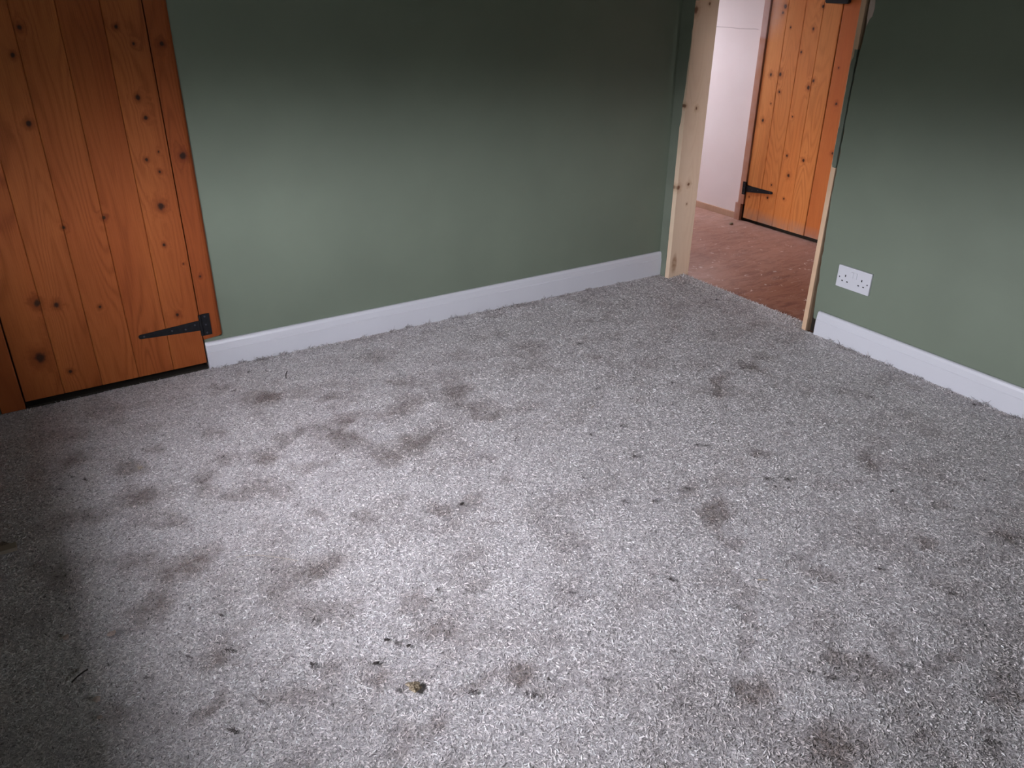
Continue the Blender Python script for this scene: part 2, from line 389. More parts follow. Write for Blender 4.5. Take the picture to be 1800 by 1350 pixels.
# right wall (x = 0): main piece with a hacked-off plaster edge beside the new door lining
edge = [(-0.05, -0.948), (0.06, -0.948), (0.118, -0.943)]
zz = 0.12
pl = []
r_ = random.Random(5)
zs = [0.062 + i*0.025 for i in range(76)]
for z in zs:
    base = -0.931 + 0.019*min(1, max(0, (z-0.06)/0.45))
    if z > 0.95: base -= 0.012*min(1, (z-0.95)/0.25)
    pl.append((base + r_.uniform(-0.0022, 0.0022), z))
poly = [(YB, -0.05), (-0.958, -0.05), (-0.958, 0.050), (-0.948, 0.053), (-0.9335, 0.056)] + pl + [(pl[-1][0], ZT), (YB, ZT)]
b = MB(); b.prism(poly, 0, 0.0, 0.022)
b.box((0.022, YB, -0.05), (0.13, -0.962, ZT))
S(b.build('wall_right', M_green))
# sliver of wall between the corner and the lining, hand-filled
pl = []
for i in range(60):
    z = -0.04 + i*0.034
    base = -0.052 if z < 0.70 else (-0.056 - 0.012*min(1, (z-0.70)/0.2))
    if z > 0.93: base = -0.070 - 0.008*min(1, (z-0.93)/0.25)
    pl.append((base + r_.uniform(-0.002, 0.002), z))
b = MB(); b.prism([(0.0, -0.06)] + pl + [(pl[-1][0], ZT), (0.0, ZT)], 0, -0.0015, 0.02); b.box((0.02, 0.13, -0.05), (0.13, -0.05, ZT))
b.box((0.0, -0.9, 2.02), (0.13, -0.05, ZT))
S(b.build('wall_corner', M_green_rough))
# hall side of the partition continues
b = MB(); b.box((0.0, 0.13, -0.05), (0.13, 2.25, ZT)); S(b.build('wall_partition', M_hall))
# strip of green filler bridging lining and wall in the upper half
pl_a, pl_b = [], []
for i in range(34):
    z = 0.655 + i*0.0125
    pl_a.append((-0.8885 - 0.002*(z > 0.80) + r_.uniform(-.0012, .0012) + (0.0 if 0.66 < z < 1.04 else -0.006), z))
    pl_b.append((-0.9065 - 0.004*max(0, z-0.7) + r_.uniform(-.0012, .0012), z))
b = MB(); b.prism(pl_a + pl_b[::-1], 0, -0.003, 0.006)
S(b.build('trim_1', M_green_rough))
# chip of bare plaster at the top of the crack
b = MB(); b.prism([(-0.9245, 1.145), (-0.921, 1.17), (-0.921, 1.23), (-0.939, 1.235), (-0.944, 1.20), (-0.940, 1.175), (-0.931, 1.165)], 0, -0.0015, 0.004)
S(b.build('trim_2', M_crumb))
# near-black block painting in the shade of the cavity behind the crack
b = MB(); b.box((0.03, -0.962, -0.05), (0.12, -0.906, 2.0)); S(b.build('crack_shade', M_gap_shade))

# window wall with its deep opening, back wall, ceiling
b = MB()
b.box((XC-0.38, YB, -0.05), (XC, WIN[0], ZT)); b.box((XC-0.38, WIN[1], -0.05), (XC, 0.13, ZT))
b.box((XC-0.38, WIN[0], -0.05), (XC, WIN[1], WIN[2])); b.box((XC-0.38, WIN[0], WIN[3]), (XC, WIN[1], ZT))
S(b.build('wall_window_side', M_room))
b = MB()
b.box((XC-0.38, YB-0.38, -0.05), (BACK_FILL[0], YB, ZT)); b.box((BACK_FILL[1], YB-0.38, -0.05), (0.13, YB, ZT))
b.box((BACK_FILL[0], YB-0.38, -0.05), (BACK_FILL[1], YB, BACK_FILL[2])); b.box((BACK_FILL[0], YB-0.38, BACK_FILL[3]), (BACK_FILL[1], YB, ZT))
S(b.build('wall_back', M_room))
b = MB()
yw = YB-0.33; bx0, bx1, bz0, bz1 = BACK_FILL
for (a, c_) in (((bx0, yw, bz0), (bx0+.045, yw+.05, bz1)), ((bx1-.045, yw, bz0), (bx1, yw+.05, bz1)), ((bx0, yw, bz0), (bx1, yw+.05, bz0+.045)), ((bx0, yw, bz1-.045), (bx1, yw+.05, bz1))):
    b.box(a, c_)
S(b.build('fill_window', M_white))  # frame of the added fill opening in the back wall
b = MB(); b.box((XC-0.38, YB-0.38, ZT), (0.13, 0.13, ZT+0.1)); b.box((0.0, -1.80, ZT), (1.25, 2.4, ZT+0.1)); S(b.build('ceiling', M_ceil))
b = MB()
wy0, wy1, wz0, wz1 = WIN
xw = XC-0.33
for (a, c_) in (((xw, wy0, wz0), (xw+0.05, wy0+0.045, wz1)), ((xw, wy1-0.045, wz0), (xw+0.05, wy1, wz1)), ((xw, wy0, wz0), (xw+0.05, wy1, wz0+0.045)), ((xw, wy0, wz1-0.045), (xw+0.05, wy1, wz1)), ((xw, (wy0+wy1)/2-0.02, wz0), (xw+0.05, (wy0+wy1)/2+0.02, wz1))):
    b.box(a, c_)
S(b.build('window_1', M_white))
# hall shell
XH = 1.118
b = MB(); b.box((XH, 0.0, -0.05), (XH+0.13, 2.25, ZT)); b.box((XH, -1.80, -0.05), (XH+0.13, 0.0, ZT)); S(b.build('wall_hall', M_hall))
b = MB(); b.box((0.13, 2.25, -0.05), (XH, 2.4, HWIN[2])); b.box((0.13, 2.25, HWIN[3]), (XH, 2.4, ZT)); b.box((0.13, 2.25, HWIN[2]), (HWIN[0], 2.4, HWIN[3])); b.box((HWIN[1], 2.25, HWIN[2]), (XH, 2.4, HWIN[3]))
S(b.build('wall_hall_end', M_hall))
b = MB(); b.box((0.13, -1.80, -0.05), (XH, -1.65, NEAR_FILL[2])); b.box((0.13, -1.80, NEAR_FILL[3]), (XH, -1.65, ZT)); b.box((0.13, -1.80, NEAR_FILL[2]), (NEAR_FILL[0], -1.65, NEAR_FILL[3])); b.box((NEAR_FILL[1], -1.80, NEAR_FILL[2]), (XH, -1.65, NEAR_FILL[3]))
S(b.build('wall_hall_near', M_hall))
b = MB()
for (a, c_) in (((HWIN[0], 2.3, HWIN[2]), (HWIN[0]+.04, 2.34, HWIN[3])), ((HWIN[1]-.04, 2.3, HWIN[2]), (HWIN[1], 2.34, HWIN[3])), ((HWIN[0], 2.3, HWIN[2]), (HWIN[1], 2.34, HWIN[2]+.04)), ((HWIN[0], 2.3, HWIN[3]-.04), (HWIN[1], 2.34, HWIN[3]))):
    b.box(a, c_)
S(b.build('window_2', M_white))

# ------------------------------------------------------------------ skirting boards
def skirt_profile(h, t):
    # (depth, height) from the wall: stepped and rounded top
    return [(0, -0.05), (t, -0.05), (t, h-0.036), (t-0.0022, h-0.033), (t-0.0040, h-0.012), (t-0.0070, h-0.004), (t-0.011, h), (0, h)]
def skirting(name, p0, p1, h0, h1, axis):
    prof = skirt_profile(0, 0.019)
    v, f = [], []
    n = len(prof)
    for (s_, h) in ((p0, h0), (p1, h1)):
        for d, z in prof:
            zz = -0.05 if z == -0.05 else h + z
            v.append((s_, -d, zz) if axis == 0 else (-d, s_, zz))
    f = [tuple(range(n)), tuple(range(2*n-1, n-1, -1))] + [(i, n+i, n+(i+1) % n, (i+1) % n) for i in range(n)]
    return link(name, v, f, M_white, bevel=0.0012)
S(skirting('baseboard_left', -2.1835, -0.001, 0.101, 0.090, 0))
# right-hand skirting, its cut end rounded off
bR = skirting('baseboard_right', YB, -0.957, 0.100, 0.097, 1)
bR.modifiers['bevel'].width = 0.003; bR.modifiers['bevel'].segments = 3
S(bR)

# ------------------------------------------------------------------ room door (left): frame, planked slab, strap hinge
d1 = empty('door_1', (-2.48, 0.0, 0.0)); S(d1)
YF = -0.011
b = MB()
# right frame stile with rounded outer edge, cut off short above the skirting
prof = [(-2.1855, YF), (-2.132, YF), (-2.124, YF+0.002), (-2.118, YF+0.007), (-2.1165, 0.004), (-2.1855, 0.04)]
v = []; f = []
zl = [0.119, 1.95]
for z in zl:
    for (x, y) in prof: v.append((x, y, z + (0.0 if z > 1 else (-2.1855 - x)*(-0.10) - 0.004)))
n = len(prof)
f = [tuple(range(n)), tuple(range(2*n-1, n-1, -1))] + [(i, (i+1) % n, n+(i+1) % n, n+i) for i in range(n)]
b.add(v, f)
b.build('frame_stile', M_frameA, d1)
b = MB(); b.box((-2.845, YF, 0.0), (-2.7755, 0.04, 1.95)); b.build('frame_stile', M_frameA, d1, bevel=0.002)
b = MB(); b.box((-2.845, YF, 1.95), (-2.1165, 0.04, 2.03)); b.build('frame_head', M_frameA, d1, bevel=0.002)
# slab: five V-jointed boards in one leaf, slightly uneven bottom
b = MB()
x0 = -2.772; wd = 0.1172
for i in range(5):
    a, c_ = x0+i*wd, x0+(i+1)*wd
    if i == 4: c_ = -2.1875
    vj = 0.0022
    pr = [(a, YF+0.0035), (a+vj, YF), (c_-vj, YF), (c_, YF+0.0035), (c_, YF+0.030), (a, YF+0.030)]
    zb = 0.026
    b.prism([(q[0], q[1]) for q in pr], 2, zb, 1.945)
slab = b.build('door_leaf', M_doorA, d1)
b = MB(); b.box((-2.77, YF+0.03, 0.12), (-2.20, YF+0.05, 0.24)); b.build('ledge', M_doorA, d1)
b = MB(); b.box((-2.772, YF+0.006, -0.04), (-2.186, 0.12, 0.004)); b.build('under_door_shade', M_gap_shade, d1)  # dark strip painting in the shade of the gap under the leaf
# dark sheet standing in for the shade behind the leaf
b = MB(); b.box((-2.85, 0.125, -0.05), (-2.115, 0.13, 1.95)); b.build('gap_shade_sheet', M_gap_shade, d1)

def hinge(parent, P, label=None, s=1, ln=0.205, h0=0.037, h1=0.015, drop=0.0, pw=0.033, ph=0.081):
    """tee hinge: P maps (u along the strap, depth out, z) to world; the fixed plate lies on the other side of u=0"""
    def mk(b, name, mat=M_iron, par=None, **kw): return link(name, [P(*q) for q in b.v], b.f, mat, par, **kw)
    b = MB()
    prof = [(0.004, -h0/2), (0.004, h0/2)]
    n = 10
    for i in range(n+1):
        t = i/n; prof.append((0.004+(ln-0.008)*t, h0/2*(1-t)+h1/2*t - drop*t))
    for i in range(1, 8):
        a = math.pi/2 - math.pi*i/8
        prof.append((ln-0.004+h1/2*math.cos(a), h1/2*math.sin(a)-drop))
    for i in range(n+1):
        t = 1-i/n; prof.append((0.004+(ln-0.008)*t, -h0/2*(1-t)-h1/2*t - drop*t))
    # remove the duplicated first points
    prof = prof[2:]
    k = len(prof)
    b.add([(u, 0.0, z) for u, z in prof] + [(u, 0.0035, z) for u, z in prof],
          [tuple(range(k)), tuple(range(2*k-1, k-1, -1))] + [(i, k+i, k+(i+1) % k, (i+1) % k) for i in range(k)])
    st = mk(b, 'hinge', par=parent)
    if label: st['label'] = label
    def sub(b, name, mat, **kw):
        o = link(name, [P(*q) for q in b.v], b.f, mat, parent, **kw)
        o.parent = st
        return o
    b = MB(); b.box((-pw, 0.0, -ph/2), (-0.002, 0.0035, ph/2)); sub(b, 'hinge_plate', M_iron, bevel=0.0008)
    b = MB(); b.cyl((0.0, 0.0035), 0.0052, 2, -ph/2+0.002, -h0/2, 12); b.cyl((0.0, 0.0035), 0.0056, 2, -h0/2+0.0006, h0/2-0.0006, 12); b.cyl((0.0, 0.0035), 0.0052, 2, h0/2, ph/2-0.002, 12)
    sub(b, 'hinge_knuckle', M_iron, smooth=False)
    for (u, z) in ((ln*0.10, 0.006), (ln*0.26, -0.004), (ln*0.48, 0.001), (ln*0.93, -0.0)):
        b = MB(); b.cyl((u, z-drop*u/ln), 0.0033, 1, 0.0034, 0.0042, 12, dome=0.0009); sub(b, 'screw', M_screw)
    for z in (ph*0.38, 0.0, -ph*0.38):
        b = MB(); b.cyl((-pw*0.5, z), 0.0033, 1, 0.0034, 0.0042, 12, dome=0.0009); sub(b, 'screw', M_screw)
    return st
hinge(d1, lambda u, d, z: (-2.1862-u, YF-d, 0.172+z), 'black iron tee hinge')

# ------------------------------------------------------------------ hall door seen through the doorway
d2 = empty('door_2', (1.1, 0.26, 0.0)); S(d2)
XF = 1.10
b = MB()
y0, y1 = 0.0185, 0.4725
wd = (y1-y0)/4
for i in range(4):
    a, c_ = y0+i*wd, y0+(i+1)*wd; vj = 0.002
    b.prism([(XF+0.003, a), (XF, a+vj), (XF, c_-vj), (XF+0.003, c_), (XF+0.0165, c_), (XF+0.0165, a)], 2, -0.004, 1.93)
b.build('door_leaf', M_doorH, d2)
b = MB(); b.box((XF-0.006, 0.4785, 0.075), (XH+0.001, 0.522, 1.97)); b.build('frame_stile', M_frameH, d2, bevel=0.003)
b = MB(); b.box((XF-0.006, 0.497, -0.04), (XH+0.001, 0.540, 0.077)); b.build('frame_stile_foot', M_frameH, d2, bevel=0.002)
b = MB(); b.box((XF+0.001, -0.115, -0.004), (XH-0.001, 0.013, 1.93)); b.build('fixed_board', M_boardH, d2, bevel=0.002)
b = MB(); b.box((XH-0.0016, -0.115, -0.05), (XH-0.001, 0.5, 1.95)); b.build('gap_shade_sheet', M_gap_shade, d2)  # dark sheet that puts shade into the joints and gaps
b = MB(); b.box((XF+0.002, -0.6, -0.04), (XH, -0.118, 1.93)); b.build('side_panel', M_boardH, d2, bevel=0.002)
hinge(d2, lambda u, d, z: (XF-0.004-d, 0.4755-u, 0.172+z), 'black iron tee hinge', ln=0.20, h0=0.040, h1=0.014, drop=-0.012, pw=0.025, ph=0.076)
# rim latch at the top of the leaf, only its lower edge in view
b = MB(); b.prism([(0.114, 1.19), (0.107, 1.183), (-0.018, 1.183), (-0.026, 1.19), (-0.026, 1.275), (0.114, 1.275)], 0, XF-0.022, XF)
la = b.build('latch', M_iron, d2, bevel=0.003); la['label'] = 'black iron latch'
b = MB(); b.cyl((0.045, 1.235), 0.017, 0, XF-0.050, XF-0.022, 20); kb = b.build('latch_knob', M_iron, d2); kb.parent = la

# strip at the foot of the hall wall
b = MB(); b.box((XH-0.012, 0.5405, -0.04), (XH, 2.2, 0.010)); S(b.build('baseboard_hall', M_raw_h, bevel=0.0015))

# ------------------------------------------------------------------ new timber lining of the doorway
b = MB()
n = 40
vs = []
for i in range(n+1):
    z = -0.045 + i*(2.06/n); lean = 0.008*max(0, z)/1.2
    vs.append((0.0, z, lean))
v = []
for (x0_, z, l_) in vs:
    v += [(-0.001, -0.052, z), (-0.001, -0.0785, z), (0.130+l_, -0.0785, z), (0.130+l_, -0.052, z)]
f = []
for i in range(n):
    a = i*4
    f += [(a+j, a+(j+1) % 4, a+4+(j+1) % 4, a+4+j) for j in range(4)]
f += [(0, 3, 2, 1), (n*4, n*4+1, n*4+2, n*4+3)]
S(link('trim_4', v, f, M_raw, bevel=0.0012))
b = MB(); b.box((-0.001, -0.9055, -0.045), (0.130, -0.8855, 2.0)); S(b.build('trim_5', M_raw_edge, bevel=0.0012))
b = MB(); b.box((-0.001, -0.9055, 2.0), (0.130, -0.052, 2.022)); S(b.build('trim_6', M_raw_edge, bevel=0.0012))

# ------------------------------------------------------------------ double socket
so = empty('wall_socket', (0.0, -1.081, 0.265))
tag(so, 'white plastic double plug socket on the green wall right of the doorway', 'socket')
b = MB(); b.box((-0.0095, -1.154, 0.222), (0.0, -1.008, 0.308)); b.build('faceplate', M_plastic, so, bevel=0.0022, seg=3)
def hole(y, z, w_, h_):
    b = MB(); b.box((-0.0099, y-w_/2, z-h_/2), (-0.0092, y+w_/2, z+h_/2)); return b
for yc in (-1.045, -1.117):
    b = MB()
    for (dy, dz, w_, h_) in ((0, 0.007, 0.0042, 0.0085), (0.0110, -0.0145, 0.0065, 0.0042), (-0.0110, -0.0145, 0.0065, 0.0042)):
        q = hole(yc+dy, 0.264+dz, w_, h_); b.add(q.v, q.f)
    b.build('pin_holes', M_hole, so)
for ys, dz in ((-1.073, 0.0), (-1.089, 0.0)):
    b = MB(); zc = 0.281
    b.prism([(-0.0094, zc-0.012), (-0.0112, zc-0.012), (-0.0128, zc+0.012), (-0.0094, zc+0.012)], 1, ys-0.0048, ys+0.0048)
    # prism over axis 1 takes (x, z)
    b.build('rocker_switch', M_plastic, so, bevel=0.0007)
for ys, zc in ((-1.0195, 0.262), (-1.1425, 0.262)):
    b = MB(); b.cyl((ys, zc), 0.0028, 0, -0.0093, -0.0100, 14); b.build('screw', M_screw, so)

# ------------------------------------------------------------------ carpet
STAINS = [
(-1.681, -0.629, 0.099, 0.014, -0.015, -0.053, 1.0),
(-1.485, -0.616, 0.052, 0.008, -0.022, -0.062, 1.0),
(-1.478, -0.778, 0.053, -0.034, -0.029, -0.048, 1.0),
(-1.699, -0.856, 0.102, 0.01, -0.017, -0.052, 1.0),
(-1.836, -0.881, 0.067, -0.042, -0.019, -0.042, 0.9),
(-1.889, -0.617, 0.045, -0.012, -0.011, -0.033, 1.0),
(-1.957, -0.71, 0.041, -0.083, -0.02, -0.033, 1.0),
(-2.093, -0.642, 0.059, 0.01, -0.006, -0.038, 1.0),
(-2.192, -0.711, 0.042, -0.009, -0.009, -0.045, 1.0),
(-1.869, -0.9, 0.044, -0.027, -0.019, -0.041, 0.9),
(-2.094, -0.835, 0.057, -0.023, -0.008, -0.024, 0.8),
(-2.228, -0.911, 0.064, -0.027, -0.014, -0.055, 0.8),
(-1.643, -0.439, 0.038, -0.023, -0.013, -0.029, 1.0),
(-1.616, -0.214, 0.07, -0.043, -0.025, -0.057, 0.7),
(-1.875, -0.451, 0.042, -0.007, -0.009, -0.029, 0.9),
(-2.076, -0.337, 0.043, -0.026, -0.009, -0.028, 0.9),
(-1.505, -0.846, 0.032, -0.019, -0.015, -0.026, 0.9),
(-1.647, -1.075, 0.032, -0.02, -0.016, -0.027, 0.6),
(-1.646, -1.202, 0.028, -0.017, -0.012, -0.019, 0.8),
(-1.779, -1.236, 0.041, 0.011, -0.007, -0.034, 0.9),
(-1.938, -1.136, 0.032, -0.02, -0.014, -0.029, 0.7),
(-1.874, -1.226, 0.026, -0.017, -0.015, -0.028, 0.8),
(-1.896, -0.943, 0.037, -0.023, -0.012, -0.026, 0.8),
(-2.314, -1.256, 0.049, -0.031, -0.032, -0.098, 0.75),
(-2.228, -1.288, 0.064, 0.009, -0.003, -0.038, 0.8),
(-2.297, -1.418, 0.072, -0.033, -0.012, -0.039, 0.9),
(-2.215, -1.451, 0.009, -0.024, -0.035, -0.035, 0.8),
(-2.106, -1.531, 0.035, -0.001, -0.007, -0.035, 0.7),
(-2.098, -1.625, 0.037, -0.022, -0.015, -0.03, 0.9),
(-2.439, -1.616, 0.043, -0.015, -0.006, -0.032, 1.0),
(-2.267, -1.661, 0.034, -0.021, -0.012, -0.028, 0.6),
(-2.095, -1.79, 0.047, -0.011, -0.006, -0.021, 0.9),
(-1.991, -1.828, 0.045, -0.001, -0.005, -0.023, 1.0),
(-2.289, -1.827, 0.026, -0.016, -0.021, -0.046, 0.8),
(-2.208, -1.838, 0.041, 0.021, 0.005, -0.021, 0.9),
(-1.925, -1.528, 0.047, 0.008, -0.004, -0.026, 0.6),
(-2.335, -1.598, 0.02, -0.012, -0.013, -0.032, 0.5),
(-2.622, -1.23, 0.057, 0.02, 0.005, -0.043, 0.9),
(-2.511, -1.439, 0.053, 0.02, 0.005, -0.034, 0.9),
(-2.565, -1.564, 0.035, 0.023, 0.006, -0.022, 1.0),
(-2.728, -1.473, 0.029, -0.002, 0.002, -0.026, 0.6),
(-2.367, -1.302, 0.031, 0.0, -0.002, -0.029, 0.7),
(-2.585, -1.175, 0.027, 0.019, 0.006, -0.028, 0.8),
(-2.532, -0.571, 0.045, -0.028, -0.007, -0.042, 0.9),
(-2.554, -0.728, 0.068, -0.01, -0.004, -0.045, 1.0),
(-2.295, -0.467, 0.034, -0.021, -0.008, -0.033, 0.9),
(-2.387, -0.769, 0.028, -0.017, -0.017, -0.074, 0.8),
(-2.485, -1.086, 0.064, 0.013, 0.001, -0.047, 0.9),
(-2.628, -1.002, 0.044, -0.012, -0.003, -0.043, 0.8),
(-2.209, -0.719, 0.041, -0.008, -0.007, -0.032, 0.7),
(-2.455, -0.494, 0.029, -0.018, -0.006, -0.031, 0.9),
(-2.186, -0.184, 0.041, -0.005, -0.006, -0.031, 0.8),
(-2.075, -0.313, 0.043, -0.026, -0.01, -0.033, 0.8),
(-2.704, -0.747, 0.054, -0.034, -0.004, -0.033, 0.8),
(-2.698, -0.416, 0.037, -0.023, -0.008, -0.068, 0.7),
(-2.498, -0.911, 0.043, -0.026, -0.007, -0.035, 0.7),
(-2.777, -0.96, 0.058, -0.036, -0.009, -0.089, 0.6),
(-1.214, -1.944, 0.031, -0.032, -0.023, -0.016, 1.0),
(-1.254, -2.17, -0.004, -0.029, -0.016, -0.004, 0.9),
(-1.383, -2.22, 0.044, -0.045, -0.038, -0.021, 0.85),
(-1.199, -2.273, 0.036, -0.013, -0.016, -0.013, 0.9),
(-1.442, -2.166, 0.03, -0.019, -0.026, -0.02, 0.5),
(-1.584, -2.292, 0.053, -0.033, -0.038, -0.029, 0.9),
(-1.633, -2.129, 0.046, -0.004, -0.013, -0.025, 1.0),
(-1.194, -2.396, 0.019, -0.038, -0.04, -0.013, 0.9),
(-1.26, -2.262, 0.025, -0.015, -0.017, -0.011, 0.8),
(-1.534, -2.019, 0.016, -0.017, -0.056, -0.041, 0.7),
(-0.895, -2.019, 0.0, -0.032, -0.027, -0.008, 1.0),
(-0.664, -1.688, -0.012, -0.056, -0.031, -0.011, 0.9),
(-0.805, -1.716, 0.032, -0.029, -0.014, -0.009, 0.9),
(-0.683, -1.936, 0.01, -0.034, -0.022, -0.009, 0.9),
(-0.658, -2.11, 0.028, -0.018, -0.025, -0.013, 0.9),
(-0.459, -1.056, 0.001, -0.053, -0.033, -0.021, 1.0),
(-0.648, -1.062, 0.071, 0.016, -0.024, -0.041, 1.0),
(-0.721, -1.143, 0.025, -0.015, -0.019, -0.018, 0.9),
(-0.349, -0.993, 0.025, -0.038, -0.034, -0.027, 0.8),
(-1.059, -0.437, 0.065, -0.04, -0.03, -0.045, 0.7),
(-0.902, -0.653, 0.041, -0.025, -0.022, -0.029, 0.7),
(-0.929, -1.471, 0.033, -0.041, -0.019, -0.014, 0.7),
(-1.234, -1.515, 0.019, -0.012, -0.027, -0.029, 0.8),
(-1.216, -1.627, 0.035, -0.021, -0.03, -0.03, 0.9),
(-1.335, -1.0, 0.021, -0.013, -0.008, -0.012, 0.9),
(-1.264, -1.643, 0.029, -0.008, -0.053, -0.064, 0.9),
(-1.302, -1.765, 0.034, -0.021, -0.016, -0.014, 1.0),
(-1.41, -1.908, 0.02, -0.013, -0.024, -0.022, 0.5),
(-1.473, -1.952, 0.019, -0.012, -0.019, -0.018, 0.8),
(-1.673, -2.038, 0.022, -0.013, -0.01, -0.01, 0.7),
(-2.038, -2.025, 0.02, -0.012, -0.01, -0.014, 0.6),
(-1.329, -2.444, 0.007, -0.042, -0.046, -0.01, 0.6),
(-1.219, -1.881, 0.053, -0.006, -0.007, -0.01, 0.7),
(-1.418, -2.373, 0.027, -0.018, -0.017, -0.011, 0.5),
(-2.676, -0.252, 0.061, -0.037, -0.006, -0.054, 0.6),
(-2.563, -0.146, 0.066, -0.025, -0.004, -0.043, 0.5),
(-1.771, -1.372, 0.026, -0.016, -0.01, -0.017, 0.6),
(-2.056, -1.135, 0.034, -0.021, -0.009, -0.022, 0.6),
(-2.164, -1.083, 0.029, -0.018, -0.008, -0.022, 0.5),
(-2.289, -0.651, 0.038, -0.008, -0.007, -0.04, 0.7),
(-2.318, -0.878, 0.03, -0.018, -0.007, -0.027, 0.6),
(-1.61, -1.35, 0.019, -0.012, -0.009, -0.013, 0.5)
]

def vnoise(x, y, s, seed):
    r = np.random.default_rng(seed); T = r.random((256, 256))
    u = x*s; v = y*s; i = np.floor(u).astype(int); j = np.floor(v).astype(int); fu = u-i; fv = v-j
    fu = fu*fu*(3-2*fu); fv = fv*fv*(3-2*fv); i &= 255; j &= 255; i1 = (i+1) & 255; j1 = (j+1) & 255
    return (T[i, j]*(1-fu)+T[i1, j]*fu)*(1-fv) + (T[i, j1]*(1-fu)+T[i1, j1]*fu)*fv
def patches(x, y):
    """0 = clean upright pile, 1 = trodden / soiled pile"""
    wx = x + 0.036*(vnoise(x, y, 14, 1)-0.5) + 0.035*(vnoise(x, y, 45, 2)-0.5) + 0.012*(vnoise(x, y, 130, 12)-0.5)
    wy = y + 0.036*(vnoise(x, y, 14, 3)-0.5) + 0.035*(vnoise(x, y, 45, 4)-0.5) + 0.012*(vnoise(x, y, 130, 13)-0.5)
    s = np.zeros_like(x)
    for (cx, cy, ux, uy, vx, vy, st) in STAINS:
        det = ux*vy-uy*vx
        dx = wx-cx; dy = wy-cy
        m_ = (np.abs(dx) < 0.4) & (np.abs(dy) < 0.4)
        a = (dx[m_]*vy-dy[m_]*vx)/det; b_ = (ux*dy[m_]-uy*dx[m_])/det
        s[m_] = s[m_] + st*np.exp(-0.95*(a*a+b_*b_))
    s = 1.15*(1-np.exp(-1.35*s)); s = np.clip(s-0.12, 0, 1)*1.12
    n = 0.5*vnoise(x, y*1.3, 9, 5)+0.3*vnoise(x, y, 23, 6)+0.2*vnoise(x, y, 60, 14)
    s = s + np.clip((n-0.50)*1.9, -0.15, 0.5)*0.75
    s = s*(0.55+0.75*vnoise(x, y, 90, 7)) + 0.10*(vnoise(x, y, 150, 15)-0.5)
    return np.clip(s, 0, 1)
def czh(X, Y):
    return dip(X, Y) + 0.004*(vnoise(X, Y, 6, 8)-0.5) + 0.0025*(vnoise(X, Y, 30, 9)-0.5) - 0.0035*patches(X.ravel(), Y.ravel()).reshape(X.shape)
CX0, CX1, CY0, CY1 = XC+0.003, -0.0025, YB+0.003, -0.002
cp, co = grid('carpet', np.linspace(CX0, CX1, 321), np.linspace(CY0, CY1, 336), lambda X, Y: czh(X, Y)-0.004, M_carpet)
tag(cp, 'soiled grey twist-pile carpet covering the whole room floor', 'carpet')
a_ = cp.data.attributes.new('pile', 'FLOAT', 'POINT'); a_.data.foreach_set('value', patches(co[:, 0].astype(float), co[:, 1].astype(float)).astype(np.float32))
# tongue of carpet running into the doorway, with its cut edge
ts = np.linspace(-0.884, -0.0805, 90)
vv, ff = [], []
for i, t in enumerate(ts):
    fr = (t+0.0805)/(-0.884+0.0805)
    xe = 0.100*(1-fr) + 0.066*fr + rnd.uniform(-0.002, 0.002)
    for x in np.linspace(0.0, xe, 12):
        vv.append((x, t, float(czh(np.array([[x]]), np.array([[t]]))[0, 0])-0.004))
    vv.append((xe+0.001, t, float(dip(xe, t))-0.02))
for i in range(len(ts)-1):
    for j in range(12):
        a = i*13+j; ff.append((a, a+1, a+14, a+13))
th = link('threshold_flap', vv, ff, M_carpet, cp, smooth=True)
a_ = th.data.attributes.new('pile', 'FLOAT', 'POINT'); a_.data.foreach_set('value', [0.25]*len(vv))

def tufts(name, px, py, L, W, parent, colf, upr=0.35, zf=czh, mat=None):
    """curled pile ends as bent tapering ribbons: 5 verts each"""
    n = len(px)
    th = nr.random(n)*2*np.pi; ph = th + nr.normal(0, 0.9, n)
    up1 = (0.35+0.65*nr.random(n))*upr; up2 = up1*nr.uniform(-0.6, 0.9, n)
    d1 = np.stack([np.cos(th), np.sin(th), up1], -1); d2 = np.stack([np.cos(ph), np.sin(ph), up2], -1)
    l = L*nr.uniform(0.55, 1.25, n)
    base = np.stack([px, py, zf(px.reshape(-1, 1), py.reshape(-1, 1)).ravel()-0.0038], -1)
    mid = base + d1*(l*0.5)[:, None]; tip = mid + d2*(l*0.5)[:, None]
    sd = np.stack([-np.sin(th), np.cos(th), nr.normal(0, 0.35, n)], -1)*(W*nr.uniform(0.6, 1.2, n)*0.5)[:, None]
    co = np.stack([base-sd, base+sd, mid+sd*0.95, mid-sd*0.95, tip], 1).reshape(-1, 3).astype(np.float32)
    k = np.arange(n)[:, None]*5
    lv = np.concatenate([k+np.array([[0, 1, 2, 3]]), k+np.array([[3, 2, 4]])], 1).ravel().astype(np.int32)
    ls = (np.arange(n)[:, None]*7+np.array([[0, 4]])).ravel().astype(np.int32)
    me = bpy.data.meshes.new(name); me.vertices.add(n*5); me.vertices.foreach_set('co', co.ravel())
    me.loops.add(n*7); me.loops.foreach_set('vertex_index', lv)
    me.polygons.add(n*2); me.polygons.foreach_set('loop_start', ls)
    me.update()
    c = np.repeat(colf(px, py, n), 5, 0).astype(np.float32)
    at = me.attributes.new('col', 'FLOAT_COLOR', 'POINT'); at.data.foreach_set('color', np.concatenate([c, np.ones((len(c), 1), np.float32)], 1).ravel())
    me.materials.append(mat or M_pile)
    o = bpy.data.objects.new(name, me); COL.objects.link(o)
    if parent is not None: o.parent = parent
    return o
